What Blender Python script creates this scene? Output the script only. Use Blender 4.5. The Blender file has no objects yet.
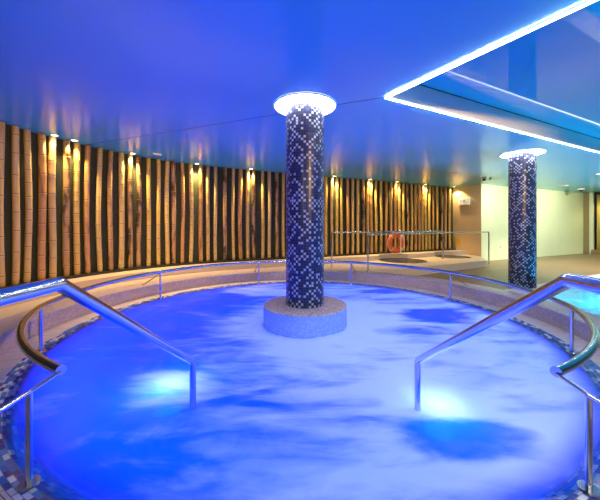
import bpy, bmesh, math, random
from mathutils import Vector, noise as mnoise
random.seed(7)
sc = bpy.context.scene
COL = sc.collection
PI = math.pi
rad = math.radians

# ------------------------------------------------------------------ place
EYE = 1.28                       # camera height above the pool rim (z = 0)
CEIL = 2.86
FLOOR = -0.04
TREAD = 0.165
LEDGE = 0.31
PC = Vector((.06, 4.0, 0))       # centre of the round pool
WC = (.06, 3.95); WR = 4.7       # centre and radius of the curved wall
U = (.8944, .4472); N = (.4472, -.8944)
T0 = (WC[0] - WR*.4472, WC[1] + WR*.8944)
def wp(s, d, z=0.0):             # straight part of the bamboo wall: s along it, d in front of it
    return Vector((T0[0] + U[0]*s + N[0]*d, T0[1] + U[1]*s + N[1]*d, z))
def wa(deg, d, z=0.0):           # curved part
    a = rad(deg); return Vector((WC[0] + (WR-d)*math.cos(a), WC[1] + (WR-d)*math.sin(a), z))
def pol(r, deg, z=0.0):
    a = rad(deg); return Vector((PC.x + r*math.cos(a), PC.y + r*math.sin(a), z))

# ------------------------------------------------------------------ node helpers
def new_mat(name):
    m = bpy.data.materials.new(name); m.use_nodes = True
    nt = m.node_tree; nt.nodes.clear()
    out = nt.nodes.new('ShaderNodeOutputMaterial')
    return m, nt, out
def nd(nt, t, **kw):
    n = nt.nodes.new(t)
    for k, v in kw.items():
        if k in n.inputs.keys() if isinstance(k, str) and hasattr(n, 'inputs') else False:
            n.inputs[k].default_value = v
        else:
            setattr(n, k, v)
    return n
def mth(nt, op, a, b=None, c=None, clamp=False):
    n = nt.nodes.new('ShaderNodeMath'); n.operation = op; n.use_clamp = clamp
    for i, v in enumerate((a, b, c)):
        if v is None: continue
        if isinstance(v, (int, float)): n.inputs[i].default_value = v
        else: nt.links.new(v, n.inputs[i])
    return n.outputs[0]
def sstep(nt, v, a, b):
    n = nt.nodes.new('ShaderNodeMapRange'); n.interpolation_type = 'SMOOTHSTEP'
    nt.links.new(v, n.inputs['Value'])
    n.inputs['From Min'].default_value = a; n.inputs['From Max'].default_value = b
    return n.outputs[0]
def mixc(nt, fac, a, b):
    n = nt.nodes.new('ShaderNodeMix'); n.data_type = 'RGBA'
    for sock, v in ((n.inputs[0], fac), (n.inputs[6], a), (n.inputs[7], b)):
        if isinstance(v, (int, float)): sock.default_value = v
        elif isinstance(v, tuple): sock.default_value = (*v, 1) if len(v) == 3 else v
        else: nt.links.new(v, sock)
    return n.outputs[2]
def ramp(nt, fac, stops, const=False):
    n = nt.nodes.new('ShaderNodeValToRGB'); cr = n.color_ramp
    if const: cr.interpolation = 'CONSTANT'
    while len(cr.elements) < len(stops): cr.elements.new(.5)
    for e, (p, c) in zip(cr.elements, stops):
        e.position = p; e.color = (*c, 1)
    nt.links.new(fac, n.inputs[0])
    return n.outputs[0]
def noise(nt, vec, scale, detail=3, dist=0.0, rough=.5):
    n = nt.nodes.new('ShaderNodeTexNoise')
    n.inputs['Scale'].default_value = scale; n.inputs['Detail'].default_value = detail
    n.inputs['Distortion'].default_value = dist; n.inputs['Roughness'].default_value = rough
    if vec is not None: nt.links.new(vec, n.inputs['Vector'])
    return n.outputs[0]
def coord(nt, kind='Object'):
    return nt.nodes.new('ShaderNodeTexCoord').outputs[kind]
def mapping(nt, vec, scale=(1,1,1), rot=(0,0,0), loc=(0,0,0)):
    n = nt.nodes.new('ShaderNodeMapping'); nt.links.new(vec, n.inputs[0])
    n.inputs['Scale'].default_value = scale; n.inputs['Rotation'].default_value = rot; n.inputs['Location'].default_value = loc
    return n.outputs[0]
def principled(nt, out, col=None, rough=.5, metal=0.0, ior=1.45, coat=0.0, bump=None, bstr=.2, bdist=.01):
    p = nt.nodes.new('ShaderNodeBsdfPrincipled')
    if isinstance(col, tuple): p.inputs['Base Color'].default_value = (*col, 1)
    elif col is not None: nt.links.new(col, p.inputs['Base Color'])
    if isinstance(rough, (int, float)): p.inputs['Roughness'].default_value = rough
    else: nt.links.new(rough, p.inputs['Roughness'])
    p.inputs['Metallic'].default_value = metal; p.inputs['IOR'].default_value = ior
    p.inputs['Coat Weight'].default_value = coat
    if bump is not None:
        b = nt.nodes.new('ShaderNodeBump'); b.inputs['Strength'].default_value = bstr; b.inputs['Distance'].default_value = bdist
        nt.links.new(bump, b.inputs['Height']); nt.links.new(b.outputs[0], p.inputs['Normal'])
    nt.links.new(p.outputs[0], out.inputs[0])
    return p
def simple(name, col, rough=.5, metal=0.0, ior=1.45, var=.08, scale=6.0, coat=0.0):
    m, nt, out = new_mat(name)
    n = noise(nt, coord(nt), scale, 4)
    c = mixc(nt, n, tuple(x*(1-var) for x in col), tuple(min(1, x*(1+var)) for x in col))
    principled(nt, out, c, rough, metal, ior, coat)
    return m
def emit(name, col, strength):
    m, nt, out = new_mat(name)
    e = nt.nodes.new('ShaderNodeEmission'); e.inputs[0].default_value = (*col, 1); e.inputs[1].default_value = strength
    nt.links.new(e.outputs[0], out.inputs[0])
    return m
def mosaic(name, su, sv, stops, grout, g=.06, rough=.25, half=False, ior=1.5, fleck=0.0):
    """small tiles laid out in the UV map, whose unit is the metre"""
    m, nt, out = new_mat(name)
    sep = nt.nodes.new('ShaderNodeSeparateXYZ'); nt.links.new(coord(nt, 'UV'), sep.inputs[0])
    v = mth(nt, 'DIVIDE', sep.outputs[1], sv); fv = mth(nt, 'FLOOR', v)
    u = mth(nt, 'DIVIDE', sep.outputs[0], su)
    if half: u = mth(nt, 'ADD', u, mth(nt, 'MULTIPLY', mth(nt, 'MODULO', fv, 2.0), .5))
    fu = mth(nt, 'FLOOR', u)
    cmb = nt.nodes.new('ShaderNodeCombineXYZ'); nt.links.new(fu, cmb.inputs[0]); nt.links.new(fv, cmb.inputs[1])
    wn = nt.nodes.new('ShaderNodeTexWhiteNoise'); wn.noise_dimensions = '2D'; nt.links.new(cmb.outputs[0], wn.inputs['Vector'])
    c = ramp(nt, wn.outputs['Value'], stops, True)
    masks = []
    for x, f in ((u, fu), (v, fv)):
        fr = mth(nt, 'SUBTRACT', x, f)
        masks.append(mth(nt, 'MINIMUM', fr, mth(nt, 'SUBTRACT', 1.0, fr)))
    gm = mth(nt, 'LESS_THAN', mth(nt, 'MINIMUM', masks[0], masks[1]), g)
    c = mixc(nt, gm, c, grout)
    r = mth(nt, 'ADD', rough, mth(nt, 'MULTIPLY', gm, .4))
    principled(nt, out, c, r, 0, ior)
    return m

# ------------------------------------------------------------------ materials
M = {}
M['steel'] = simple('brushed_steel', (.62, .62, .64), .16, 1.0, var=.05)
M['rail_steel'] = simple('pool_rail_steel', (.60, .58, .56), .18, 1.0, var=.05)
M['white_plastic'] = simple('white_plastic', (.8, .8, .78), .4)
M['dark_plastic'] = simple('dark_plastic', (.03, .03, .035), .3)
M['dark_wall'] = simple('dark_wall_paint', (.040, .046, .020), .75, var=.2)
M['beige_wall'] = simple('beige_plaster', (.72, .49, .24), .8, var=.06, scale=3)
M['cream_wall'] = simple('cream_plaster', (.77, .84, .52), .8, var=.05, scale=2)
M['tan_wall'] = simple('tan_wall_panel', (.34, .25, .12), .7)
M['pale_wall'] = simple('pale_pilaster_paint', (.8, .82, .62), .7)
M['black_metal'] = simple('black_frame_metal', (.02, .02, .02), .4)
M['lens'] = emit('downlight_lens', (1, .82, .45), 14)
M['lens_white'] = emit('white_downlight_lens', (1, .95, .8), 14)
M['ring_glow'] = emit('ring_diffuser', (1, .95, .88), 34)
M['strip_glow'] = emit('led_strip_diffuser', (.92, .96, 1), 50)
M['fascia_fill_glow'] = emit('fascia_fill_strip', (.85, .97, 1), 5)
M['fill_panel_glow'] = emit('fill_panel_diffuser', (.92, .95, 1), 1.5)
M['lamp_blue'] = emit('underwater_strip_glow', (.004, .11, 1.0), 28)
M['lamp_white'] = emit('underwater_lamp_glow', (.45, .75, 1.0), 30)
M['lamp_cyan'] = emit('lap_pool_lamp_glow', (.14, .72, .95), 300)

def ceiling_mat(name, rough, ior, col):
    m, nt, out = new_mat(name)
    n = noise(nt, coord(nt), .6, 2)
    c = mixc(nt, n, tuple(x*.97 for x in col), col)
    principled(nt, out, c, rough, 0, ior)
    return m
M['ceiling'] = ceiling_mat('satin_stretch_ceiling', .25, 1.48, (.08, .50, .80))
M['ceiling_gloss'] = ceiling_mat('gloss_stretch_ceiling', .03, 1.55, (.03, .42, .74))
M['fascia'] = simple('recess_fascia_paint', (.82, .88, .86), .55, var=.02)

def deck_mat():
    m, nt, out = new_mat('wood_look_deck_planks')
    mp = mapping(nt, coord(nt), rot=(0, 0, -math.atan2(U[1], U[0])))
    b = nt.nodes.new('ShaderNodeTexBrick'); nt.links.new(mp, b.inputs[0])
    b.inputs['Scale'].default_value = 1; b.inputs['Brick Width'].default_value = 1.2; b.inputs['Row Height'].default_value = .2
    b.inputs['Mortar Size'].default_value = .004; b.inputs['Bias'].default_value = 0
    b.inputs['Color1'].default_value = (.215, .135, .066, 1); b.inputs['Color2'].default_value = (.265, .170, .086, 1); b.inputs['Mortar'].default_value = (.09, .06, .035, 1)
    g = noise(nt, mapping(nt, mp, scale=(1.5, 14, 1)), 2.5, 4, .5)
    c = mixc(nt, mth(nt, 'MULTIPLY', g, .5), b.outputs[0], (.12, .075, .04))
    principled(nt, out, c, .38, 0, 1.45)
    return m
M['deck'] = deck_mat()
def stone_mat(name, c1, c2, rough=.45):
    m, nt, out = new_mat(name)
    n = noise(nt, coord(nt), 7, 6, .3); f = noise(nt, coord(nt), 90, 2)
    c = mixc(nt, n, c1, c2); c = mixc(nt, mth(nt, 'MULTIPLY', f, .3), c, tuple(x*.6 for x in c1))
    principled(nt, out, c, rough, bump=f, bstr=.08)
    return m
M['tread'] = stone_mat('warm_stone_tread', (.55, .42, .30), (.66, .52, .38))
M['ledge'] = stone_mat('warm_stone_ledge', (.60, .46, .33), (.70, .56, .42))
M['coping'] = stone_mat('pale_pink_coping', (.68, .55, .47), (.78, .66, .58))
M['curb'] = mosaic('mauve_curb_mosaic', .024, .024, [(0, (.42, .31, .30)), (.3, (.50, .37, .35)), (.6, (.46, .35, .36)), (.85, (.56, .44, .41))], (.36, .28, .28), .05, .3)
M['plinth_side'] = mosaic('pale_plinth_mosaic', .024, .024, [(0, (.36, .54, .88)), (.35, (.32, .50, .85)), (.7, (.42, .60, .90))], (.26, .40, .70), .07, .25)
M['plinth_top'] = mosaic('pinkish_plinth_top_mosaic', .024, .024, [(0, (.60, .44, .41)), (.35, (.46, .33, .32)), (.7, (.70, .53, .48))], (.3, .22, .22), .05, .25)
def pillar_mosaic():
    """navy tiles with white ones scattered along broken diagonals"""
    s = .033
    m, nt, out = new_mat('navy_white_pillar_mosaic')
    sep = nt.nodes.new('ShaderNodeSeparateXYZ'); nt.links.new(coord(nt, 'UV'), sep.inputs[0])
    u = mth(nt, 'DIVIDE', sep.outputs[0], s); v = mth(nt, 'DIVIDE', sep.outputs[1], s)
    fu = mth(nt, 'FLOOR', u); fv = mth(nt, 'FLOOR', v)
    def wn(a, b, off):
        cmb = nt.nodes.new('ShaderNodeCombineXYZ'); nt.links.new(a, cmb.inputs[0]); nt.links.new(b, cmb.inputs[1]); cmb.inputs[2].default_value = off
        w = nt.nodes.new('ShaderNodeTexWhiteNoise'); nt.links.new(cmb.outputs[0], w.inputs['Vector']); return w.outputs['Value']
    checker = mth(nt, 'MODULO', mth(nt, 'ADD', mth(nt, 'ADD', fu, fv), 400.0), 2.0)
    r = wn(fu, fv, 1.0)
    on = mth(nt, 'LESS_THAN', r, mth(nt, 'ADD', .012, mth(nt, 'MULTIPLY', checker, .55)))
    dark = ramp(nt, wn(fu, fv, 5.0), [(0, (.003, .006, .045)), (.4, (.005, .012, .075)), (.75, (.009, .022, .11)), (.93, (.025, .05, .15))], True)
    c = mixc(nt, on, dark, (.42, .46, .58))
    ms = []
    for x, f in ((u, fu), (v, fv)):
        fr = mth(nt, 'SUBTRACT', x, f); ms.append(mth(nt, 'MINIMUM', fr, mth(nt, 'SUBTRACT', 1.0, fr)))
    gm = mth(nt, 'LESS_THAN', mth(nt, 'MINIMUM', ms[0], ms[1]), .08)
    c = mixc(nt, gm, c, (.05, .06, .10))
    principled(nt, out, c, mth(nt, 'ADD', .30, mth(nt, 'MULTIPLY', gm, .4)), 0, 1.55)
    return m
M['pillar'] = pillar_mosaic()
M['rim_tiles'] = mosaic('blue_white_rim_mosaic', .062, .027,
    [(0, (.015, .05, .25)), (.22, (.03, .16, .48)), (.42, (.05, .26, .55)), (.60, (.70, .68, .74)), (.80, (.05, .09, .32)), (.92, (.78, .75, .78))], (.10, .12, .2), .05, .2, True)
M['basin'] = mosaic('pale_blue_basin_mosaic', .05, .05, [(0, (.45, .58, .75)), (.4, (.36, .5, .72)), (.75, (.55, .66, .8))], (.3, .4, .6), .05, .3)
M['lap_basin'] = simple('turquoise_basin_tiles', (.07, .40, .52), .35, var=.1)
M['bath_tiles'] = simple('dark_bath_tiles', (.05, .035, .025), .3)
M['yellow_sign'] = simple('amber_sign_plate', (.75, .42, .06), .5)
M['curtain'] = simple('yellow_curtain_fabric', (.70, .52, .14), .8, var=.15, scale=8)
M['grey_print'] = simple('grey_sign_print', (.35, .33, .33), .5)

def grate_mat():
    m, nt, out = new_mat('ribbed_overflow_grate')
    sep = nt.nodes.new('ShaderNodeSeparateXYZ'); nt.links.new(coord(nt, 'UV'), sep.inputs[0])
    w = mth(nt, 'PINGPONG', sep.outputs[1], .010)
    line = mth(nt, 'LESS_THAN', w, .0026)
    b = mth(nt, 'PINGPONG', sep.outputs[0], .11); seam = mth(nt, 'LESS_THAN', b, .003)
    k = mth(nt, 'MAXIMUM', line, seam)
    n = noise(nt, coord(nt), 5, 3)
    c = mixc(nt, n, (.72, .57, .52), (.82, .66, .60)); c = mixc(nt, k, c, (.22, .15, .14))
    principled(nt, out, c, .45)
    return m
M['grate'] = grate_mat()

def bamboo_mat(name, base, light, scorch):
    m, nt, out = new_mat(name)
    oi = nt.nodes.new('ShaderNodeObjectInfo')
    add = nt.nodes.new('ShaderNodeVectorMath'); add.operation = 'ADD'
    cmb = nt.nodes.new('ShaderNodeCombineXYZ'); nt.links.new(mth(nt, 'MULTIPLY', oi.outputs['Random'], 53.0), cmb.inputs[2])
    nt.links.new(coord(nt), add.inputs[0]); nt.links.new(cmb.outputs[0], add.inputs[1])
    v = add.outputs[0]
    fib = noise(nt, mapping(nt, v, scale=(30, 30, 1.2)), 2.0, 3)
    c = mixc(nt, fib, base, light)
    blot = noise(nt, mapping(nt, v, scale=(5, 5, 1.3)), 1.6, 4, .4)
    c = mixc(nt, mth(nt, 'MULTIPLY', sstep(nt, blot, .60 - .16*scorch, .76 - .12*scorch), .35 + .6*scorch), c, (.045, .018, .008))
    at = nt.nodes.new('ShaderNodeAttribute'); at.attribute_name = 'node_ring'
    a = at.outputs['Fac']
    c = mixc(nt, sstep(nt, a, .55, 1.0), c, (.10, .045, .015))
    c = mixc(nt, mth(nt, 'MULTIPLY', sstep(nt, mth(nt, 'MULTIPLY', a, -1.0), .2, .9), .6), c, (.75, .55, .28))
    principled(nt, out, c, .42, 0, 1.45)
    return m
KINDS = [('pale tan', bamboo_mat('bamboo_pale_tan', (.50, .32, .11), (.64, .45, .17), 0.1)),
         ('golden', bamboo_mat('bamboo_golden', (.54, .33, .08), (.67, .45, .13), 0.25)),
         ('orange brown', bamboo_mat('bamboo_orange_brown', (.44, .21, .065), (.58, .31, .11), 0.45)),
         ('dark scorched', bamboo_mat('bamboo_scorched', (.36, .19, .07), (.50, .30, .13), 1.0))]

def water_mat():
    """bubbling whirlpool water: clear at the shallow rim, milky further in, white foam drifting on it"""
    m, nt, out = new_mat('foaming_blue_water'); L = nt.links
    o = coord(nt)
    sep = nt.nodes.new('ShaderNodeSeparateXYZ'); L.new(o, sep.inputs[0])
    x, y = sep.outputs[0], sep.outputs[1]
    r = mth(nt, 'SQRT', mth(nt, 'ADD', mth(nt, 'MULTIPLY', x, x), mth(nt, 'MULTIPLY', y, y)))
    deep = sstep(nt, r, 2.84, 2.745)
    n1 = noise(nt, mapping(nt, o, scale=(.55, 1.15, 1), rot=(0, 0, .25), loc=(3.1, 1.7, 0)), 1.35, 6, 1.3, .55)
    n2 = noise(nt, mapping(nt, o, scale=(.7, 2.2, 1), rot=(0, 0, -.3), loc=(7, 2, 0)), 2.6, 4, .8, .5)
    n3 = noise(nt, mapping(nt, o, scale=(1, 3.2, 1), rot=(0, 0, .4)), 9.0, 5, .6, .65)
    f = mth(nt, 'ADD', mth(nt, 'MULTIPLY', n1, .62), mth(nt, 'MULTIPLY', n2, .30))
    f = mth(nt, 'ADD', f, mth(nt, 'MULTIPLY', n3, .06))
    # the jets push the foam to the right side and round the plinth
    f = mth(nt, 'ADD', f, mth(nt, 'MULTIPLY', sstep(nt, x, -2.4, .9), .25))
    f = mth(nt, 'ADD', f, mth(nt, 'MULTIPLY', sstep(nt, r, 1.5, .55), .17))
    def hole(cx, cy, rx, ry, amt):
        dx = mth(nt, 'DIVIDE', mth(nt, 'SUBTRACT', x, cx), rx); dy = mth(nt, 'DIVIDE', mth(nt, 'SUBTRACT', y, cy), ry)
        d = mth(nt, 'ADD', mth(nt, 'MULTIPLY', dx, dx), mth(nt, 'MULTIPLY', dy, dy))
        return mth(nt, 'MULTIPLY', sstep(nt, d, 1.3, 0.1), amt)
    for h in ((.98, -2.16, .48, .24, -.215), (-.1, -2.75, .7, .3, -.08), (1.9, .35, .55, .35, -.22), (-1.75, 1.3, .8, .45, -.2),
              (-.95, 1.9, .7, .5, .16), (1.6, 1.9, .7, .25, -.15), (-1.12, -1.60, .42, .32, .15), (.94, -1.83, .44, .26, .15)):
        f = mth(nt, 'ADD', f, hole(*h))
    foam = mth(nt, 'MULTIPLY', sstep(nt, f, .54, .80), sstep(nt, r, 2.84, 2.6))
    tr = nt.nodes.new('ShaderNodeBsdfTransparent'); L.new(mixc(nt, deep, (.62, .80, .97), (.03, .30, 1.0)), tr.inputs[0])
    tl = nt.nodes.new('ShaderNodeBsdfTranslucent'); tl.inputs[0].default_value = (.02, .22, .92, 1)
    bub = nt.nodes.new('ShaderNodeMixShader'); L.new(mth(nt, 'MULTIPLY', deep, .987), bub.inputs[0])
    L.new(tr.outputs[0], bub.inputs[1]); L.new(tl.outputs[0], bub.inputs[2])
    fd = nt.nodes.new('ShaderNodeBsdfDiffuse'); fd.inputs[0].default_value = (.90, .92, .96, 1)
    ft = nt.nodes.new('ShaderNodeBsdfTranslucent'); ft.inputs[0].default_value = (.80, .86, 1.0, 1)
    fm = nt.nodes.new('ShaderNodeMixShader'); fm.inputs[0].default_value = .28
    L.new(fd.outputs[0], fm.inputs[1]); L.new(ft.outputs[0], fm.inputs[2])
    mx = nt.nodes.new('ShaderNodeMixShader'); L.new(mth(nt, 'MULTIPLY', foam, .93), mx.inputs[0])
    L.new(bub.outputs[0], mx.inputs[1]); L.new(fm.outputs[0], mx.inputs[2])
    bmp = nt.nodes.new('ShaderNodeBump'); bmp.inputs['Strength'].default_value = .35; bmp.inputs['Distance'].default_value = .03
    L.new(n2, bmp.inputs['Height'])
    gl = nt.nodes.new('ShaderNodeBsdfGlossy'); gl.inputs['Roughness'].default_value = .22; L.new(bmp.outputs[0], gl.inputs['Normal'])
    fr = nt.nodes.new('ShaderNodeFresnel'); fr.inputs[0].default_value = 1.33; L.new(bmp.outputs[0], fr.inputs['Normal'])
    fac = mth(nt, 'MULTIPLY', fr.outputs[0], mth(nt, 'SUBTRACT', 1.0, mth(nt, 'MULTIPLY', foam, .7)))
    m2 = nt.nodes.new('ShaderNodeMixShader'); L.new(fac, m2.inputs[0]); L.new(mx.outputs[0], m2.inputs[1]); L.new(gl.outputs[0], m2.inputs[2])
    L.new(m2.outputs[0], out.inputs[0])
    return m
M['water'] = water_mat()
def clear_water(name, tint, rough, scale, ior=1.33, streak=0.0):
    m, nt, out = new_mat(name); L = nt.links
    o = coord(nt)
    h = noise(nt, o, scale, 4, .6)
    bmp = nt.nodes.new('ShaderNodeBump'); bmp.inputs['Strength'].default_value = .3; bmp.inputs['Distance'].default_value = .04; L.new(h, bmp.inputs['Height'])
    tr = nt.nodes.new('ShaderNodeBsdfTransparent'); tr.inputs[0].default_value = (*tint, 1)
    sh = tr.outputs[0]
    if streak:
        d = nt.nodes.new('ShaderNodeBsdfDiffuse'); d.inputs[0].default_value = (.85, .95, .97, 1)
        mx = nt.nodes.new('ShaderNodeMixShader'); L.new(mth(nt, 'MULTIPLY', sstep(nt, noise(nt, mapping(nt, o, scale=(.5, 1.6, 1)), 1.6, 5, 1.0), .52, .68), streak), mx.inputs[0])
        L.new(sh, mx.inputs[1]); L.new(d.outputs[0], mx.inputs[2]); sh = mx.outputs[0]
    gl = nt.nodes.new('ShaderNodeBsdfGlossy'); gl.inputs['Roughness'].default_value = rough; L.new(bmp.outputs[0], gl.inputs['Normal'])
    fr = nt.nodes.new('ShaderNodeFresnel'); fr.inputs[0].default_value = ior; L.new(bmp.outputs[0], fr.inputs['Normal'])
    m2 = nt.nodes.new('ShaderNodeMixShader'); L.new(fr.outputs[0], m2.inputs[0]); L.new(sh, m2.inputs[1]); L.new(gl.outputs[0], m2.inputs[2])
    L.new(m2.outputs[0], out.inputs[0])
    return m
M['lap_water'] = clear_water('turquoise_pool_water', (.45, .93, 1.0), .06, 2.2, streak=.5)
M['bath_water'] = clear_water('dark_bath_water', (.8, .75, .7), .05, 3.0)
def buoy_mat():
    m, nt, out = new_mat('orange_lifebuoy_shell')
    n = noise(nt, coord(nt), 14, 4)
    c = mixc(nt, n, (.80, .10, .012), (.90, .17, .03))
    principled(nt, out, c, .4)
    return m
M['buoy'] = buoy_mat()
M['rope'] = simple('white_rope', (.8, .78, .74), .7)

# ------------------------------------------------------------------ object helpers
def link_mesh(name, me, mat, parent=None, smooth=True, loc=None):
    me.materials.append(mat)
    if smooth:
        for p in me.polygons: p.use_smooth = True
    o = bpy.data.objects.new(name, me); COL.objects.link(o)
    if parent is not None: o.parent = parent
    if loc is not None: o.location = loc
    return o
def from_bm(name, bm, mat, parent=None, smooth=False, loc=None):
    bmesh.ops.recalc_face_normals(bm, faces=bm.faces)
    me = bpy.data.meshes.new(name); bm.to_mesh(me); bm.free()
    return link_mesh(name, me, mat, parent, smooth, loc)
def sharp(o, ang=35):
    o.data.set_sharp_from_angle(angle=rad(ang)); return o
def thing(name, label, cat, loc=(0, 0, 0), group=None, rz=0.0):
    o = bpy.data.objects.new(name, None); COL.objects.link(o)
    o.location = loc; o.rotation_euler = (0, 0, rz); o.empty_display_size = .1
    o['label'] = label; o['category'] = cat
    if group: o['group'] = group
    return o
def tag(o, label, cat, group=None, kind=None):
    o['label'] = label; o['category'] = cat
    if group: o['group'] = group
    if kind: o['kind'] = kind
    return o
def struct(o): o['kind'] = 'structure'; return o

def revolve(name, profile, a0, a1, n, mat, parent=None, centre=(0, 0, 0), rref=None, smooth=True, closed=False):
    """surface of revolution about the z axis through centre, with a UV map in metres"""
    bm = bmesh.new(); uv = bm.loops.layers.uv.new('UVMap')
    full = abs(a1 - a0) > 359.9
    arc = [0]
    for p, q in zip(profile, profile[1:]): arc.append(arc[-1] + math.hypot(q[0]-p[0], q[1]-p[1]))
    cols = n if full else n + 1
    grid = []
    for i in range(cols):
        a = rad(a0 + (a1-a0)*i/n)
        grid.append([bm.verts.new((centre[0] + r*math.cos(a), centre[1] + r*math.sin(a), centre[2] + z)) for r, z in profile])
    R = rref or max(p[0] for p in profile)
    per = 1.0
    for i in range(n):
        A = grid[i]; B = grid[(i+1) % cols]
        ua = rad(a0 + (a1-a0)*i/n)*R; ub = rad(a0 + (a1-a0)*(i+1)/n)*R
        for j in range(len(profile)-1):
            f = bm.faces.new((A[j], B[j], B[j+1], A[j+1]))
            for l, (uu, vv) in zip(f.loops, ((ua, arc[j]), (ub, arc[j]), (ub, arc[j+1]), (ua, arc[j+1]))): l[uv].uv = (uu, vv)
    bmesh.ops.recalc_face_normals(bm, faces=bm.faces)
    me = bpy.data.meshes.new(name); bm.to_mesh(me); bm.free()
    return link_mesh(name, me, mat, parent, smooth)
def add_tube(bm, pts, r, n=12, cap=True, closed=False):
    pts = [Vector(p) for p in pts]; m = len(pts)
    rings = []; prev = None
    for i in range(m):
        if closed: t = (pts[(i+1) % m] - pts[i-1]).normalized()
        elif i == 0: t = (pts[1]-pts[0]).normalized()
        elif i == m-1: t = (pts[-1]-pts[-2]).normalized()
        else: t = ((pts[i+1]-pts[i]).normalized() + (pts[i]-pts[i-1]).normalized()).normalized()
        if prev is None:
            ref = Vector((0, 0, 1)) if abs(t.z) < .9 else Vector((1, 0, 0))
            x = t.cross(ref).normalized()
        else:
            x = (prev - t*prev.dot(t)).normalized()
        prev = x; y = t.cross(x)
        rr = r[i] if isinstance(r, (list, tuple)) else r
        rings.append([bm.verts.new(pts[i] + (x*math.cos(2*PI*k/n) + y*math.sin(2*PI*k/n))*rr) for k in range(n)])
    for i in range(m if closed else m-1):
        A = rings[i]; B = rings[(i+1) % m]
        for k in range(n): bm.faces.new((A[k], A[(k+1) % n], B[(k+1) % n], B[k]))
    if cap and not closed:
        bm.faces.new(list(reversed(rings[0]))); bm.faces.new(rings[-1])
def fillet(pts, rr, n=7):
    pts = [Vector(p) for p in pts]; out = [pts[0]]
    for i in range(1, len(pts)-1):
        a, b, c = pts[i-1], pts[i], pts[i+1]
        d1 = (a-b).normalized(); d2 = (c-b).normalized()
        ang = d1.angle(d2); t = min(rr/math.tan(ang/2), (a-b).length*.45, (c-b).length*.45)
        p, q = b + d1*t, b + d2*t
        for k in range(n+1):
            s = k/n; out.append(p*(1-s)**2 + b*(2*s*(1-s)) + q*s**2)
    out.append(pts[-1]); return out
def tube(name, pts, r, mat, parent=None, n=12, closed=False):
    bm = bmesh.new(); add_tube(bm, pts, r, n, True, closed)
    return sharp(from_bm(name, bm, mat, parent, True), 50)
def add_box(bm, c, s, rz=0.0, bev=0.0):
    r = bmesh.ops.create_cube(bm, size=1); vs = r['verts']
    for v in vs:
        p = Vector((v.co.x*s[0], v.co.y*s[1], v.co.z*s[2]))
        v.co = Vector((c[0] + p.x*math.cos(rz) - p.y*math.sin(rz), c[1] + p.x*math.sin(rz) + p.y*math.cos(rz), c[2] + p.z))
    if bev:
        es = list({e for v in vs for e in v.link_edges})
        bmesh.ops.bevel(bm, geom=es, offset=bev, segments=2, affect='EDGES', profile=.5)
def box(name, c, s, mat, parent=None, rz=0.0, bev=0.0):
    bm = bmesh.new(); add_box(bm, c, s, rz, bev); return from_bm(name, bm, mat, parent)
def disc(bm, c, r, n=32, z2=None):
    vs = [bm.verts.new((c[0] + r*math.cos(2*PI*k/n), c[1] + r*math.sin(2*PI*k/n), c[2])) for k in range(n)]
    return bm.faces.new(vs)
def flat(name, outer, holes, z, mat, parent=None):
    """horizontal face with holes"""
    bm = bmesh.new(); es = []
    for loop in [outer] + holes:
        vs = [bm.verts.new((p[0], p[1], z)) for p in loop]
        es += [bm.edges.new((vs[i], vs[(i+1) % len(vs)])) for i in range(len(vs))]
    bmesh.ops.triangle_fill(bm, use_beauty=True, use_dissolve=False, edges=es)
    for f in bm.faces:
        f.normal_update()
        if f.normal.z < 0: f.normal_flip()
    me = bpy.data.meshes.new(name); bm.to_mesh(me); bm.free()
    return link_mesh(name, me, mat, parent, False)
def prism(name, loop, z0, z1, mat, parent=None):
    bm = bmesh.new(); es = []
    top = [bm.verts.new((p[0], p[1], z1)) for p in loop]; bot = [bm.verts.new((p[0], p[1], z0)) for p in loop]; n = len(loop)
    es = [bm.edges.new((top[i], top[(i+1) % n])) for i in range(n)]
    bmesh.ops.triangle_fill(bm, use_beauty=True, use_dissolve=False, edges=es)
    for i in range(n): bm.faces.new((bot[i], bot[(i+1) % n], top[(i+1) % n], top[i]))
    return from_bm(name, bm, mat, parent)

# ------------------------------------------------------------------ floor, curbs, platform
bath = [(5.50, 1.0, .75), (8.0, .95, .60)]             # s, d, radius of the two sunken foot baths
L2 = [(4.05, 5.65), (13.0, 10.22), (14.4, 7.4), (6.6, -.4)] + [tuple(pol(4.25, a)[:2]) for a in (-30, -22, -14, -6, 2, 10)]
tub_hole = [tuple(pol(3.45, a)[:2]) for a in range(0, 360, 6)]
E_END = (13.6, 14.4); EW = (.4472, -.8944)
floor_outer = [(-5.6, -3.6), (22.9, -3.6), (14.4, 15.2), (6, 13.2), (-3, 9.2), (-5.6, 6)]
struct(flat('floor', floor_outer, [L2, tub_hole], FLOOR, M['deck']))
struct(revolve('trim_1', [(3.2, -.3), (3.2, .172), (3.206, .186), (3.222, .192), (3.58, .192), (3.596, .186), (3.602, .172), (3.602, FLOOR-.02)], 0, 360, 144, M['curb'], centre=PC, rref=3.36))
struct(revolve('trim_2', [(2.95, -.001), (3.2, -.001)], 0, 360, 144, M['grate'], centre=PC, rref=3.0))
struct(revolve('trim_3', [(2.95, -.001), (2.86, -.004), (2.76, -.05)], 0, 360, 144, M['rim_tiles'], centre=PC, rref=2.8))
basin = struct(revolve('pool_basin', [(2.76, -.05), (2.75, -1.0), (0.02, -1.0)], 0, 360, 96, M['basin'], centre=PC, rref=2.0))

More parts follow.
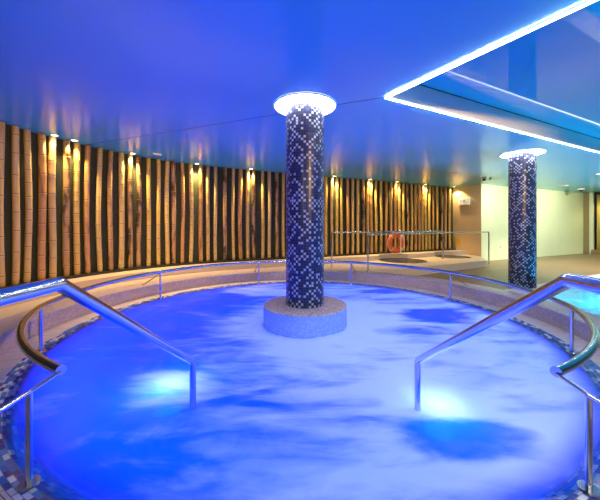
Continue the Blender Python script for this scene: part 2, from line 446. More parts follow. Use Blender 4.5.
# platform in front of the bamboo and round the foot baths
inner = [tuple(pol(3.605, a)[:2]) for a in range(222, 61, -4)]
def bath_pts(s0, d0, r, front):
    da = .6 - d0; k = math.sqrt(r*r - da*da); a0 = math.atan2(da, -k); a1 = math.atan2(da, k)
    out = []
    if front:     # near side of the bath: larger d
        a0 = a0 + 2*PI if a0 < 0 else a0
        for i in range(25): a = a0 + (a1 - a0)*i/24; out.append((s0 + r*math.cos(a), d0 + r*math.sin(a)))
    else:         # far side, against the wall
        a0n = a0 if a0 > 0 else a0 + 2*PI
        for i in range(25): a = a0n + (a1 + 2*PI - a0n)*i/24; out.append((s0 + r*math.cos(a), d0 + r*math.sin(a)))
    return out
S_END = 9.30
def front_line(front):
    sd = [(0.0, .6)]
    for b in bath: sd += bath_pts(*b, front)
    sd.append((S_END, .6)); return [tuple(wp(s, d)[:2]) for s, d in sd]
arc_line = [tuple(wa(a, .6)[:2]) for a in [222 - i*4.4 for i in range(24)]]
corner = (6.05, 9.72)
loop = inner + [corner] + [(6.62, 11.02)] + list(reversed(front_line(True))) + list(reversed(arc_line))
# the ring of points is: along the curb, out to the platform corner, back along the ledge
struct(prism('platform', loop, FLOOR, TREAD, M['tread']))
wall_arc = [tuple(wa(a, 0)[:2]) for a in [222 - i*4.4 for i in range(24)]]
ledge_loop = arc_line + front_line(False) + [tuple(wp(S_END, 0)[:2]), tuple(wp(0, 0)[:2])] + list(reversed(wall_arc))
struct(prism('ledge', ledge_loop, FLOOR, LEDGE, M['ledge']))
for i, (s, d, r) in enumerate(bath):
    c = wp(s, d)
    t = struct(revolve('foot_bath_basin', [(r-.004, TREAD-.004), (r-.01, -.02), (.01, -.025)], 0, 360, 48, M['bath_tiles'], centre=(c.x, c.y, 0)))
    bm = bmesh.new(); disc(bm, (0, 0, 0), r-.012, 48)
    w = from_bm('bath_water', bm, M['bath_water'], loc=(c.x, c.y, TREAD-.012))
    tag(w, ['dark still water in the round sunken bath behind the orange lifebuoy side railings, left bath',
            'dark still water in the smaller round sunken bath by the beige wall'][i], 'water')
    if i == 0: w['label'] = 'dark still water in the larger round sunken bath below the orange lifebuoy'

# ------------------------------------------------------------------ walls and ceiling
def wall(name, pts, z0, z1, mat, flip=False):
    bm = bmesh.new(); uvl = None
    a = [bm.verts.new((p[0], p[1], z0)) for p in pts]; b = [bm.verts.new((p[0], p[1], z1)) for p in pts]
    for i in range(len(pts)-1): bm.faces.new((a[i], a[i+1], b[i+1], b[i]))
    me = bpy.data.meshes.new(name); bm.to_mesh(me); bm.free()
    return struct(link_mesh(name, me, mat, None, False))
W_END = wp(S_END, 0)
BC = (6.80, 11.25)                                   # corner of beige and cream wall
full_arc = [tuple(wa(a, 0)[:2]) for a in [225 - i*(225-116.57)/40 for i in range(41)]]
wall('wall_left', full_arc + [tuple(W_END[:2])], FLOOR, CEIL, M['dark_wall'])
wall('wall_back', [tuple(W_END[:2]), BC], FLOOR, CEIL, M['beige_wall'])
wall('wall_back_right', [BC, E_END], FLOOR, CEIL, M['cream_wall'])
def ew(t, d=0.0, z=0.0):                             # the far end wall: t along it, d in front of it
    return Vector((E_END[0] + EW[0]*t - U[0]*d, E_END[1] + EW[1]*t - U[1]*d, z))
wall('wall_right', [tuple(ew(0)[:2]), tuple(ew(.23)[:2])], FLOOR, CEIL, M['tan_wall'])
wall('wall_right_far', [tuple(ew(.23, -.35)[:2]), tuple(ew(3.2, -.35)[:2])], FLOOR, CEIL, M['black_metal'])
wall('wall_right_near', [tuple(ew(3.2)[:2]), (22.0, -2.4), (22.0, -3.4)], FLOOR, CEIL, M['cream_wall'])
wall('wall_front', [(22.0, -3.4), (-4.6, -3.4), full_arc[0]], FLOOR, CEIL, M['dark_wall'])

A = Vector((1.05, 3.67, 0)); e1 = Vector((.8905, .4550, 0)); e2 = Vector((.530, -.848, 0))
Bc = A + e1*12.0; Dc = A + e2*4.9; Cc = Bc + e2*4.9
rec = [tuple(p[:2]) for p in (A, Bc, Cc, Dc)]
ceil_outer = [(-5.2, -3.6), (22.9, -3.6), (14.3, 15.2), (6, 13.2), (-3, 9.2), (-5.2, 6)]
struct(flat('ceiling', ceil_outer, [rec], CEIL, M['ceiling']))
RZ = CEIL + .28
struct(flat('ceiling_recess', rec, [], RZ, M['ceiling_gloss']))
wall('trim_4', [(p[0], p[1]) for p in (A, Bc, Cc, Dc, A)], CEIL, RZ-.014, M['fascia'])
wall('trim_5', [(p[0], p[1]) for p in (A, Bc, Cc, Dc, A)], RZ-.014, RZ, M['black_metal'])
# membrane seam in the stretch ceiling, running on from the recess corner past the pillar
sm = (Vector((-4.4, 5.95, 0)) - A); sd_ = sm.normalized(); sn = Vector((-sd_.y, sd_.x, 0))
bm = bmesh.new(); add_box(bm, (A + sm/2 + Vector((0, 0, CEIL-.0015)))[:], (sm.length, .010, .003), math.atan2(sd_.y, sd_.x))
struct(from_bm('trim_6', bm, simple('dark_seam_bead', (.05, .09, .2), .6)))  # the seam's own dark blue-grey
# dark skirting the bamboo stands on
def strip_line(d): return [tuple(wa(225 - i*(225-116.57)/40, d)[:2]) for i in range(41)] + [tuple(wp(S_END-.02, d)[:2])]
o_ = strip_line(.16); i_ = strip_line(.002)
struct(prism('baseboard_left', o_ + list(reversed(i_)), LEDGE, LEDGE+.05, M['black_metal']))

# ------------------------------------------------------------------ LED strips along the recess
def led(p, q, label, ins):
    d = (q-p); L_ = d.length; a = math.atan2(d.y, d.x); c = (p+q)/2
    t = thing('led_strip', label, 'light strip', (c.x, c.y, CEIL-.008), 'LED strips round the ceiling recess', a)
    bm = bmesh.new(); add_box(bm, (0, 0, .002), (L_+.02, .019, .008)); from_bm('channel', bm, M['white_plastic'], t)
    bm = bmesh.new(); add_box(bm, (0, 0, -.006), (L_+.01, .019, .008)); from_bm('diffuser', bm, M['strip_glow'], t)
    bm = bmesh.new(); add_box(bm, (0, ins*.0145, -.003), (L_+.02, .009, .013)); from_bm('fascia_fill_strip', bm, M['fascia_fill_glow'], t)  # glowing strip added to brighten the recess fascia
led(A, Bc, 'white LED strip along the far edge of the ceiling recess, above the right pillar', -1)
led(A, Dc, 'white LED strip along the near edge of the recess, running to the photo top', 1)

# ------------------------------------------------------------------ pillars and ring lights
def pillar(x, y, zb, label):
    t = thing('mosaic_pillar', label, 'pillar', (x, y, zb), 'mosaic pillars')
    revolve('shaft', [(.25, 0), (.25, CEIL - zb)], 0, 360, 64, M['pillar'], t)
    return t
PX, PY = .065, 3.95
p1 = pillar(PX, PY, .26, 'round navy and white mosaic pillar rising from a plinth in the round pool')
pl = revolve('plinth', [(.542, -1.26), (.542, -.012)], 0, 360, 64, M['plinth_side'], p1)
revolve('plinth_top', [(.542, -.012), (.538, -.003), (.530, 0), (.25, 0)], 0, 360, 64, M['plinth_top'], pl)
P2 = (4.85, 6.55)
pillar(P2[0], P2[1], FLOOR, 'round navy and white mosaic pillar standing on the tan deck beside the turquoise pool')
for (x, y, lb) in ((PX, PY, 'glowing white ring light on the ceiling round the central pillar top'),
                   (P2[0], P2[1], 'glowing white ring light on the ceiling round the right pillar top')):
    t = thing('ring_light', lb, 'ceiling light', (x, y, CEIL), 'ring lights round the pillar tops')
    revolve('diffuser', [(.252, -.012), (.395, -.012)], 0, 360, 48, M['ring_glow'], t)
    revolve('trim_ring', [(.395, -.013), (.398, -.018), (.412, -.018), (.416, -.012), (.416, -.001)], 0, 360, 64, M['white_plastic'], t)

# ------------------------------------------------------------------ water of the round pool
bm = bmesh.new()
radii = [.545 + (2.86-.545)*i/44 for i in range(45)]
ring_prev = None; NA = 160
def wz(x, y, r):
    h = .016*mnoise.noise((x*1.7, y*2.4, 3.1)) + .008*mnoise.noise((x*5, y*6, 1.3))
    k = min(1, max(0, (2.82-r)/.3)); h *= k
    if r < .72: h += .030*max(0, mnoise.noise((x*16, y*16, 7.7)) + .15)*(1 - (r-.545)/.18)
    return h
for r in radii:
    ring = []
    for i in range(NA):
        a = 2*PI*i/NA; x = r*math.cos(a); y = r*math.sin(a)
        ring.append(bm.verts.new((x, y, wz(x, y, r) - .002)))
    if ring_prev:
        for i in range(NA): bm.faces.new((ring_prev[i], ring[i], ring[(i+1) % NA], ring_prev[(i+1) % NA]))
    ring_prev = ring
bmesh.ops.recalc_face_normals(bm, faces=bm.faces)
bm.normal_update()
flip_water = sum(f.normal.z for f in bm.faces) < 0
me = bpy.data.meshes.new('pool_water'); bm.to_mesh(me); bm.free()
if flip_water: me.flip_normals()
w = link_mesh('pool_water', me, M['water'], None, True, (PC.x, PC.y, 0))
tag(w, 'blue bubbling water with drifting white foam filling the round pool', 'water', kind='stuff')
# the round pool's own lamps: two lit channels and two lamps by the stair rails
st = revolve('underwater_light_channel', [(2.742, -.36), (2.736, -.52)], 0, 360, 32, M['lamp_blue'], centre=PC, smooth=False); struct(st)
st = revolve('underwater_light_channel', [(1.20, -.985), (1.32, -.985)], 0, 360, 32, M['lamp_blue'], centre=PC, smooth=False); struct(st)
for (x, y, lb) in ((-1.06, 2.42, 'bright underwater lamp glowing through the foam beside the left stair handrail'),
                   (1.0, 2.16, 'bright underwater lamp glowing through the foam beside the right stair handrail')):
    t = thing('underwater_lamp', lb, 'underwater lamp', (x, y, -.22), 'underwater lamps by the stairs')
    revolve('lens', [(.10, .02), (.06, .035), (.005, .04)], 0, 360, 20, M['lamp_white'], t)
    revolve('housing', [(.005, -.78), (.05, -.78), (.05, -.06), (.12, -.03), (.125, .0), (.11, .025), (.10, .02)], 0, 360, 20, M['steel'], t)

# ------------------------------------------------------------------ second pool
prism_loop = L2
bm = bmesh.new()
es = []; n_ = len(L2)
tp = [bm.verts.new((p[0], p[1], FLOOR)) for p in L2]; bt = [bm.verts.new((p[0], p[1], -1.1)) for p in L2]
es = [bm.edges.new((bt[i], bt[(i+1) % n_])) for i in range(n_)]
bmesh.ops.triangle_fill(bm, use_beauty=True, use_dissolve=False, edges=es)
for i in range(n_): bm.faces.new((bt[i], bt[(i+1) % n_], tp[(i+1) % n_], tp[i]))
struct(from_bm('lap_pool_basin', bm, M['lap_basin']))
w2 = flat('lap_pool_water', L2, [], -.075, M['lap_water']); tag(w2, 'turquoise water of the larger pool behind the right handrail', 'water', kind='stuff')
def off(p, q, d0, d1):
    p = Vector((*p, 0)); q = Vector((*q, 0)); t = (q-p).normalized(); nn = Vector((-t.y, t.x, 0))
    return [tuple((v + nn*k)[:2]) for v, k in ((p, d0), (q, d0), (q, d1), (p, d1))]
struct(prism('trim_7', off(L2[0], L2[1], -.01, .40), FLOOR-.03, FLOOR+.006, M['coping']))
cop = [tuple(pol(3.61, a)[:2]) for a in range(-30, 27, 4)] + [L2[0]] + [tuple(pol(4.26, a)[:2]) for a in (10, 2, -6, -14, -22, -30)]
struct(prism('trim_8', cop, FLOOR-.03, FLOOR+.006, M['coping']))
for k, t_ in enumerate((1.2, 3.4, 5.8, 8.2)):
    d = Vector((L2[1][0]-L2[0][0], L2[1][1]-L2[0][1], 0)).normalized(); nn = Vector((d.y, -d.x, 0))
    c = Vector((L2[0][0], L2[0][1], 0)) + d*t_ + nn*.9
    bm = bmesh.new(); f = disc(bm, (0, 0, 0), .16, 20)
    st = from_bm('lap_pool_floor_light', bm, M['lamp_cyan'], loc=(c.x, c.y, -1.08)); struct(st)

# ------------------------------------------------------------------ bamboo poles
POLES = [(-4.527,4.542),(-4.498,4.735),(-4.463,4.914),(-4.414,5.123),(-4.366,5.292),(-4.295,5.507),(-4.23,5.678),(-4.152,5.861),(-4.053,6.065),(-3.95,6.254),(-3.84,6.436),(-3.736,6.593),(-3.627,6.742),(-3.49,6.915),(-3.349,7.076),(-3.196,7.235),(-3.093,7.334),(-2.927,7.481),(-2.766,7.612),(-2.561,7.761),(-2.404,7.864),(-2.242,7.961),(-2.02,8.081),(-1.814,8.184),(-1.64,8.271),(-1.463,8.359),(-1.305,8.438),(-1.069,8.556),(-.88,8.651),(-.685,8.748),(-.487,8.847),(-.283,8.949),(-.075,9.053),(.153,9.167),(.355,9.268),(.578,9.38),(.81,9.496),(1.024,9.603),(1.195,9.688),(1.351,9.766),(1.563,9.872),(1.743,9.962),(1.946,10.064),(2.133,10.157),(2.305,10.243),(2.46,10.321),(2.637,10.409),(2.838,10.51),(3.042,10.612),(3.259,10.72),(3.42,10.801),(3.593,10.887),(3.777,10.979),(3.955,11.068),(4.15,11.166),(4.334,11.258),(4.498,11.34),(4.664,11.423),(4.833,11.507),(5.004,11.593),(5.178,11.68),(5.38,11.781),(5.611,11.896),(5.805,11.993),(6.039,12.11)]
KIND_OF = [0,0,0,2,0,3,1,2,0,3,0,3,3,1,1,0,3,2,0,2,0,0,3,1,2,0,3,1,0,3,1] + [0,1,2,0,1] + [1,0,1,1,2,0,0,3,1,2,1,1,2,0,2,1,1,3,1,2,2,0,1,1,2,1,3,2,1]
ONES = ['', 'first', 'second', 'third', 'fourth', 'fifth', 'sixth', 'seventh', 'eighth', 'ninth', 'tenth', 'eleventh', 'twelfth', 'thirteenth',
        'fourteenth', 'fifteenth', 'sixteenth', 'seventeenth', 'eighteenth', 'nineteenth']
def ordinal(k):
    if k < 20: return ONES[k]
    tens, o1 = divmod(k, 10)
    return {2: 'twentieth', 3: 'thirtieth'}[tens] if o1 == 0 else {2: 'twenty', 3: 'thirty'}[tens] + '-' + ONES[o1]
def bamboo(idx, x, y):
    rng = random.Random(100 + idx)
    z0 = LEDGE + .05; H = CEIL - .006 - z0
    R = rng.uniform(.045, .056) * (.93 if rng.random() < .3 else 1)
    step = rng.uniform(.19, .33); z = rng.uniform(.05, .2)
    prof = [(0.0, R*1.0, 0.0)]; zl = 0.0
    while z < H - .03:
        mid = (zl + z)/2
        if z - zl > .10: prof.append((mid, R*.975, 0.0))
        prof += [(z-.022, R*.99, 0.0), (z-.007, R*1.06, -.9), (z, R*.98, 1.0), (z+.005, R*.985, 1.0), (z+.012, R*1.05, .15), (z+.035, R*.99, 0.0)]
        zl = z; z += step*rng.uniform(.82, 1.15)
    prof.append((H, R*.97, 0.0))
    tx, ty = (U if x > T0[0] else (-(y-WC[1])/math.hypot(x-WC[0], y-WC[1]), (x-WC[0])/math.hypot(x-WC[0], y-WC[1])))
    bend = rng.uniform(-.02, .02); bend2 = rng.uniform(-.012, .012); ph = rng.uniform(0, 6)
    bm = bmesh.new(); ly = bm.verts.layers.float.new('node_ring'); n = 14; prev = None
    for zz, rr, at in prof:
        q = zz/H; ox = bend*math.sin(PI*q) + bend2*math.sin(2*PI*q + ph)
        ring = []
        for k in range(n):
            a = 2*PI*k/n
            v = bm.verts.new((ox*tx + rr*math.cos(a), ox*ty + rr*math.sin(a), zz)); v[ly] = at; ring.append(v)
        if prev:
            for k in range(n): bm.faces.new((prev[k], prev[(k+1) % n], ring[(k+1) % n], ring[k]))
        else: bm.faces.new(list(reversed(ring)))
        prev = ring
    bm.faces.new(prev)
    o = from_bm('bamboo_pole', bm, KINDS[KIND_OF[idx]][1], None, True, (x, y, z0))
    return o
NL = 31
for i, (x, y) in enumerate(POLES):
    o = bamboo(i, x, y); kind = KINDS[KIND_OF[i]][0]
    if i < NL: lb = '%s bamboo pole, %s from the left edge of the photo' % (kind, ordinal(i+1))
    elif i < 36: lb = 'bamboo pole standing directly behind the central mosaic pillar'
    else:
        k = i - 35
        lb = '%s bamboo pole, %s to the right of the central pillar' % (kind, ordinal(k))
        if i == len(POLES)-1: lb = '%s bamboo pole, rightmost one, next to the beige wall corner' % kind
    tag(o, lb, 'bamboo pole', 'bamboo poles behind the central pillar' if NL <= i < 36 else 'bamboo poles along the dark wall')

# ------------------------------------------------------------------ downlights
def spot(parent, col, power, ang, blend, radius=.04, tilt=(0, 0, 0)):
    l = bpy.data.lights.new('spot_lamp', 'SPOT'); l.color = col; l.energy = power; l.spot_size = rad(ang); l.spot_blend = blend; l.shadow_soft_size = radius
    o = bpy.data.objects.new('lamp', l); COL.objects.link(o); o.parent = parent; o.location = (0, 0, -.03); o.rotation_euler = tilt
    return o
def downlight(x, y, label, col, power, ang=95, blend=.6, group='downlights along the bamboo wall', lens='lens', r=.045, tilt=(0, 0, 0)):
    t = thing('ceiling_downlight', label, 'ceiling light', (x, y, CEIL), group)
    revolve('trim_ring', [(r, -.004), (r*1.1, -.010), (r*1.35, -.008), (r*1.4, .001)], 0, 360, 28, M['white_plastic'], t)
    bm = bmesh.new(); disc(bm, (0, 0, -.004), r, 24); from_bm('lens', bm, M[lens], t)
    spot(t, col, power, ang, blend, .03, tilt)
    return t
WARM = (1, .70, .27)
DL = [((-4.27, 5.22), 'leftmost small warm downlight above the bamboo, over the fifth pole'),
      ((-4.16, 5.53), 'small warm downlight above the bamboo, second from the left'),
      ((-3.64, 6.53), 'small warm downlight above the bamboo, third from the left'),
      ((-2.61, 7.60), 'small warm downlight above the bamboo, fourth from the left'),
      ((-1.35, 8.29), 'small warm downlight above the bamboo, nearest to the left of the central pillar'),
      ((1.10, 9.52), 'small warm downlight above the bamboo, first to the right of the central pillar'),
      ((2.38, 10.16), 'small warm downlight above the bamboo, second to the right of the central pillar'),
      ((3.48, 10.71), 'small warm downlight above the bamboo directly over the lifebuoy'),
      ((4.75, 11.35), 'small warm downlight above the bamboo, last before the beige wall')]
for (x, y), lb in DL: downlight(x, y, lb, WARM, 130 if x < -4 else 240)
downlight(6.17, 12.02, 'warm downlight in the ceiling corner where the bamboo meets the beige wall', (1, .78, .40), 90, 120, .5)
downlight(9.1, 9.1, 'bright white downlight in the ceiling at the right edge of the photo', (1, .95, .72), 900, 120, group='downlights over the deck', lens='lens_white', r=.07)

# fill lamps added out of view to brighten the room
def fill_downlight(x, y, col, power, ang=130, aim=None):
    tilt = (0, 0, 0) if aim is None else (Vector(aim) - Vector((x, y, CEIL))).to_track_quat('-Z', 'Y').to_euler()
    hid = x < 8  # added lamp behind the right pillar, brightens the cream wall
    return downlight(x, y, 'added fill downlight hidden behind the top of the right pillar' if hid else 'added fill downlight outside the photo', col, power, ang, .9,
                     'downlights over the deck' if hid else 'added fill downlights outside the frame', 'lens_white', .09, tilt)
for x, y, c_, p_, aim in ((11.2, 10.3, (1, .96, .76), 420, (10.6, 12.9, 1.7)), (15.2, 11.0, (1, .93, .6), 800, None), (7.3, 9.75, (1, .96, .76), 250, (8.3, 11.9, 1.6))):
    fill_downlight(x, y, c_, p_, 130, aim)
def bamboo_fill(x, y, tx, ty, tz, power, ang, lb='added ceiling fill spotlight outside the photo, turned to the bamboo wall', col=(1, .60, .21)):  # unseen warm fill, added to light the bamboo evenly
    t = thing('bamboo_fill_light', lb, 'ceiling light', (x, y, CEIL), 'added fill spotlights outside the frame')
    d = Vector((tx, ty, tz)) - Vector((x, y, CEIL - .12)); q = d.to_track_quat('-Z', 'Y')
    revolve('mount', [(.05, .001), (.05, -.03), (.012, -.035), (.012, -.07)], 0, 360, 20, M['white_plastic'], t)
    h = revolve('head', [(.01, .09), (.045, .085), (.05, -.02), (.046, -.02), (.044, .0), (.002, .0)], 0, 360, 24, M['white_plastic'], t)
    h.location = (0, 0, -.12); h.rotation_euler = q.to_euler()
    o = spot(t, col, power, ang, .8, .04); o.location = Vector((0, 0, -.12)) + d.normalized()*.03; o.rotation_euler = q.to_euler()
bamboo_fill(3.0, -1.6, -4.3, 5.6, 1.6, 1600, 42)
bamboo_fill(-2.0, -1.6, -1.75, 8.4, 1.6, 800, 36)
bamboo_fill(2.3, -1.6, 3.3, 10.6, 1.6, 1400, 37)
for x, y, ax, ay, pw in ((2.3, -1.6, 1.9, 3.7, 560), (-.9, -2.2, 1.9, 3.7, 560), (-2.4, -1.6, -2.5, 2.9, 260)):  # unseen fill added over the pool for the foam and left grate
    t = thing('pool_fill_light', 'added round fill light on the ceiling outside the photo', 'ceiling light', (x, y, CEIL), 'added fill lights outside the frame')
    revolve('trim_ring', [(.40, -.004), (.44, -.016), (.47, -.012), (.47, -.001)], 0, 360, 40, M['white_plastic'], t)
    bm = bmesh.new(); disc(bm, (0, 0, -.008), .40, 40); from_bm('diffuser', bm, M['fill_panel_glow'], t)
    d = Vector((ax, ay, 0)) - Vector((x, y, CEIL - .03)); o = spot(t, (.92, .95, 1) if pw > 300 else (1, .86, .78), pw, 52, .8, .40); o.rotation_euler = d.to_track_quat('-Z', 'Y').to_euler()

# ------------------------------------------------------------------ rails
def pipe_plate(name, c, r, mat, parent, h=.008):
    bm = bmesh.new(); bmesh.ops.create_cone(bm, cap_ends=True, segments=24, radius1=r, radius2=r*.92, depth=h)
    for v in bm.verts: v.co += Vector((c[0], c[1], c[2] + h/2))
    return sharp(from_bm(name, bm, mat, parent, True), 40)
RZL = .455
def rail_r(a):                                          # a in degrees, 90 = far side
    d = max(0, abs(a - 90) - 109)                       # the two ends curl inwards a little
    return 2.865 - .17*d/38.5
pr = thing('pool_handrail', 'long curved steel handrail round the rim of the round pool', 'handrail', (PC.x, PC.y, 0))
pts = []
for i in range(0, 101):
    a = 237.8 + (-58.7 - 237.8)*i/100
    p = pol(rail_r(a), a, RZL + (.02*max(0, math.sin(rad(a))))) - PC; pts.append(p)
tube('rail', pts, .0275, M['rail_steel'], pr, 28)
for p, q in ((pts[0], pts[1]), (pts[-1], pts[-2])):
    d = (p - q).normalized(); tube('end_cap', [p - d*.002, p + d*.012], .030, M['steel'], pr, 20)
for a in (199.2, 152.5, 110, 68, 26, -19.5):
    r = rail_r(a) ; p = pol(r, a, 0) - PC
    zt = RZL + .02*max(0, math.sin(rad(a))) - .02
    po = tube('post', [(p.x, p.y, 0), (p.x, p.y, zt)], .0165, M['rail_steel'], pr)
    pipe_plate('base_plate', (p.x, p.y, 0), .05, M['rail_steel'], po)
    if 20 < a < 160:
        q = pol(3.33, a, .19) - PC
        br = tube('brace', [(p.x, p.y, zt - .005), (q.x, q.y, q.z)], .0125, M['rail_steel'], pr, 8)
        pipe_plate('brace_foot', (q.x, q.y, .190), .028, M['rail_steel'], br)
for sgn, e, mid, far in ((-1, pts[0], Vector((-1.345, 1.49, 0)), Vector((-1.33, 1.16, 0))), (1, pts[-1], Vector((1.405, 1.46, 0)), Vector((1.40, 1.14, 0)))):
    m_ = mid - PC; f_ = far - PC; zt = .455
    tube('thin_rail', fillet([(e.x, e.y, RZL-.012), (m_.x, m_.y, zt), (f_.x, f_.y, zt), (f_.x, f_.y, .0)], .04), .0125, M['rail_steel'], pr)
    po = tube('post', [(m_.x, m_.y, 0), (m_.x, m_.y, zt-.004)], .0155, M['rail_steel'], pr)
    pipe_plate('base_plate', (m_.x, m_.y, 0), .048, M['rail_steel'], po)

def stair_rail(x0, y0, x1, y1, zt, zl, xb, lb):
    t = thing('stair_handrail', lb, 'handrail', (x0, y0, -1.0), 'stair handrails')
    P = [(x0, y0, -.98), (x0, y0, zl), (x1, y1, zt), (xb, .30, zt), (xb, .30, FLOOR)]
    P = [Vector(p) - Vector((x0, y0, -1.0)) for p in P]
    tube('rail', fillet(P, .035), .0215, M['steel'], t, 36)
    pipe_plate('base_plate', (xb-x0, .30-y0, FLOOR+1.0), .055, M['steel'], t)
stair_rail(-.752, 2.105, -.752, .935, 1.10, .33, -.765, 'polished steel stair handrail on the left, going down into the foaming water')
stair_rail(.82, 2.09, .82, .916, 1.115, .345, .82, 'polished steel stair handrail on the right, going down into the foaming water')

def guard(p, q, zp, zq, zt, lb):
    t = thing('guard_rail', lb, 'railing', (p[0], p[1], 0), 'railings round the sunken baths')
    P = [Vector(v) - Vector((p[0], p[1], 0)) for v in ((p[0], p[1], zp), (p[0], p[1], zt), (q[0], q[1], zt), (q[0], q[1], zq))]
    tube('rail', fillet([P[0] + Vector((0, 0, zt-zp-.10)), P[1], P[2], P[3] + Vector((0, 0, zt-zq-.10))], .06), .021, M['steel'], t, 12)
    for a, b in ((P[0], zt-zp-.10), (P[3], zt-zq-.10)):
        po = tube('post', [a, a + Vector((0, 0, b))], .021, M['steel'], t, 12)
        pipe_plate('base_plate', a, .05, M['steel'], po)
guard((1.68, 7.42), (6.64, 10.55), TREAD, FLOOR, 1.07, 'steel railing in front of the sunken baths, its right post by the cream wall')
guard((.873, 8.27), (4.90, 10.27), TREAD, TREAD, 1.10, 'shorter steel railing set back closer to the bamboo, its right post in front of bamboo')

# ------------------------------------------------------------------ lifebuoy and its stand
bc = wp(5.83, .36)
th = math.atan2(U[1], U[0])
lz = LEDGE + .385
lbuoy = thing('lifebuoy', 'orange ring lifebuoy with white rope standing in front of the bamboo', 'lifebuoy', (bc.x, bc.y, LEDGE), None, th)
bm = bmesh.new(); NT, NS = 48, 16; R0, r0 = .285, .085
for i in range(NT):
    pass
ring = []
for i in range(NT):
    a = 2*PI*i/NT; row = []
    for k in range(NS):
        b = 2*PI*k/NS; rr = R0 + r0*math.cos(b)
        row.append(bm.verts.new((rr*math.cos(a), .062*math.sin(b), lz - LEDGE + rr*math.sin(a))))
    ring.append(row)
for i in range(NT):
    for k in range(NS): bm.faces.new((ring[i][k], ring[i][(k+1) % NS], ring[(i+1) % NT][(k+1) % NS], ring[(i+1) % NT][k]))
from_bm('ring_body', bm, M['buoy'], lbuoy, True)
for k in range(4):
    a = PI/4 + k*PI/2; pts_ = []
    for j in range(17):
        b = 2*PI*j/16; rr = R0 + (r0+.004)*math.cos(b); pts_.append((rr*math.cos(a), .066*math.sin(b), lz - LEDGE + rr*math.sin(a)))
    tube('rope_band', pts_[:-1], .010, M['rope'], lbuoy, 8, True)
rp = []
for j in range(49):
    a = PI/4 + 2*PI*j/48; k = abs(math.sin(2*(a - PI/4))); rr = R0 + r0 + .012 + .010*k
    rp.append((rr*math.cos(a), -.02, lz - LEDGE + rr*math.sin(a)))
tube('grab_rope', rp[:-1], .007, M['rope'], lbuoy, 6, True)
sp = wp(5.90, .52)
stn = thing('lifebuoy_stand', 'thin white pole with a hook and round foot holding the lifebuoy', 'stand', (sp.x, sp.y, LEDGE), None, th)
tube('pole', fillet([(0, 0, .01), (0, 0, .80), (0, .07, .84)], .03), .011, M['white_plastic'], stn, 10)
pipe_plate('foot', (0, 0, 0), .06, M['dark_plastic'], stn, .014)

# ------------------------------------------------------------------ small fittings
def bw(s, d=0.0, z=0.0):                                # beige wall: s from the bamboo corner
    a = Vector((W_END.x, W_END.y, 0)); b = Vector((BC[0], BC[1], 0)); t = (b-a).normalized(); nn = Vector((t.y, -t.x, 0))
    if nn.x > 0: nn = -nn
    p = a + t*s + nn*d; p.z = z; return p
bth = math.atan2(BC[1]-W_END.y, BC[0]-W_END.x)
p = bw(.52, .045, 2.24)
t = thing('emergency_sign', 'white emergency light box with grey pictogram high on the beige wall', 'sign', p, None, bth)
box('housing', (0, 0, 0), (.46, .085, .26), M['white_plastic'], t, 0, .01)
yy = .0445 if (Vector((math.sin(bth), -math.cos(bth), 0)).dot(Vector((-.9, -.45, 0))) < 0) else -.0445
box('pictogram', (.03, yy, .03), (.10, .003, .12), M['grey_print'], t)
box('pictogram', (-.10, yy, .03), (.05, .003, .09), M['grey_print'], t)
p = bw(.20, .008, .66)
o = box('wall_plate', (0, 0, 0), (.25, .014, .26), M['yellow_sign'], None, bth, .003); o.location = p
tag(o, 'square amber plate low on the beige wall beside the last bamboo pole', 'plate')
# socket on the cream wall
cd = Vector((E_END[0]-BC[0], E_END[1]-BC[1], 0)).normalized(); cn = Vector((cd.y, -cd.x, 0)); cth = math.atan2(cd.y, cd.x)
def cw(tt, d, z): q = Vector((BC[0], BC[1], 0)) + cd*tt + cn*d; q.z = z; return q
t = thing('wall_socket', 'small white wall socket low on the cream wall, left of the right pillar', 'socket', cw(1.12, .006, .46), None, cth)
box('plate', (0, 0, 0), (.09, .012, .14), M['white_plastic'], t, 0, .004); box('outlet', (0, -.007, 0), (.045, .004, .06), M['grey_print'], t)

def vent(x, y, r, lb):
    t = thing('ceiling_vent', lb, 'vent', (x, y, CEIL), 'round ceiling vents')
    revolve('rim', [(r, .001), (r, -.012), (r*.86, -.016), (r*.82, -.008)], 0, 360, 28, M['white_plastic'], t)
    revolve('grille', [(r*.82, -.004), (r*.6, -.010), (r*.5, -.004), (r*.3, -.010), (r*.01, -.008)], 0, 360, 28, M['grey_print'], t)
vent(4.59, 8.94, .13, 'round vent in the ceiling before the beige wall corner')
vent(10.3, 11.75, .17, 'round vent in the ceiling before the cream wall, right of the right pillar')
t = thing('emergency_light', 'small white emergency light on the ceiling above the left bamboo poles', 'light', (-3.12, 6.56, CEIL), None, .5)
box('housing', (0, 0, -.015), (.17, .06, .032), M['white_plastic'], t, 0, .008); box('lens', (-.055, 0, -.028), (.04, .04, .012), M['grey_print'], t)
def dome(x, y, r, lb):
    t = thing('security_camera', lb, 'security camera', (x, y, CEIL), 'dome cameras on the ceiling')
    revolve('mount', [(r*1.0, .001), (r*1.0, -.03), (r*.86, -.04)], 0, 360, 24, M['white_plastic'], t)
    revolve('dome', [(r*.86, -.035)] + [(r*.86*math.cos(k*PI/12), -.04 - r*.9*math.sin(k*PI/12)) for k in range(1, 6)] + [(.002, -.04 - r*.9)], 0, 360, 24, M['dark_plastic'], t)
dome(6.05, 9.85, .075, 'dark dome camera on the ceiling in front of the cream wall corner')
dome(11.95, 12.75, .11, 'dark dome camera on the ceiling by the far right corner')
t = thing('smoke_detector', 'small dark detector on the ceiling just right of the corner dome camera', 'detector', (6.28, 9.90, CEIL))
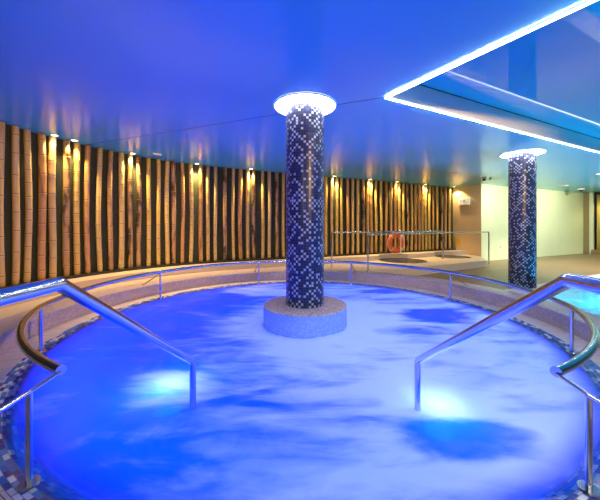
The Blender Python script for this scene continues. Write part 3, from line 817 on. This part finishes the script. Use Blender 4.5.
revolve('base', [(.045, .001), (.045, -.02), (.03, -.03)], 0, 360, 20, M['white_plastic'], t); revolve('sensor', [(.03, -.028), (.02, -.05), (.002, -.055)], 0, 360, 16, M['dark_plastic'], t)

# ------------------------------------------------------------------ far right opening with its curtain
bm = bmesh.new(); q0 = ew(.34, .02); q1 = ew(.52, .02)
c = ew(.295, -.06, (FLOOR+CEIL)/2); add_box(bm, c, (.13, .20, CEIL-FLOOR), math.atan2(EW[1], EW[0]))
struct(from_bm('trim_9', bm, M['pale_wall']))
bm = bmesh.new(); c = ew(1.85, -.06, .06); add_box(bm, c, (3.0, .5, .22), math.atan2(EW[1], EW[0]))
struct(from_bm('trim_10', bm, M['tan_wall']))
wn = struct(box('window_1', ew(1.85, -.10, CEIL-.06), (2.95, .06, .10), M['black_metal'], None, math.atan2(EW[1], EW[0])))
wn2 = struct(box('window_frame', ew(.385, -.10, 1.5), (.03, .05, CEIL-.22), M['black_metal'], None, math.atan2(EW[1], EW[0])))
def curtain(t0, t1, lb):
    bm = bmesh.new(); n = 90; prev = None
    for i in range(n+1):
        t_ = t0 + (t1-t0)*i/n; d = -.16 + .03*math.sin(i*.9) + .008*math.sin(i*2.3)
        a = bm.verts.new(ew(t_, d, .18)); b = bm.verts.new(ew(t_, d, CEIL-.11))
        if prev: bm.faces.new((prev[0], a, b, prev[1]))
        prev = (a, b)
    o = from_bm('curtain', bm, M['curtain'], None, True)
    md = o.modifiers.new('thick', 'SOLIDIFY'); md.thickness = .004
    tag(o, lb, 'curtain')
curtain(.42, 3.0, 'pleated yellow curtain behind the far right wall opening')
l = downlight(*ew(1.0, .25)[:2], 'added fill downlight outside the photo', (1, .85, .4), 50, 120, .8, 'added fill downlights outside the frame', 'lens_white', .06)  # unseen lamp added to light the curtain

# ------------------------------------------------------------------ world, camera, view
wd = bpy.data.worlds.new('World'); sc.world = wd; wd.use_nodes = True
bg = wd.node_tree.nodes['Background']; bg.inputs[0].default_value = (.3, .4, .7, 1); bg.inputs[1].default_value = .05
cam = bpy.data.cameras.new('camera'); co = bpy.data.objects.new('camera', cam); COL.objects.link(co)
co.location = (0, 0, EYE); co.rotation_euler = (PI/2, 0, 0)
cam.sensor_width = 36; cam.lens = 18.0; cam.shift_y = -24/600; cam.clip_start = .02; cam.clip_end = 200
sc.camera = co
vs = sc.view_settings; vs.view_transform = 'Standard'; vs.look = 'None'; vs.gamma = 1; vs.exposure = 0.0; vs.use_curve_mapping = False
cy = sc.cycles
cy.use_denoising = True; cy.max_bounces = 10; cy.diffuse_bounces = 5; cy.glossy_bounces = 5; cy.transparent_max_bounces = 16; cy.transmission_bounces = 6
cy.sample_clamp_indirect = 6.0; cy.caustics_reflective = False; cy.caustics_refractive = False
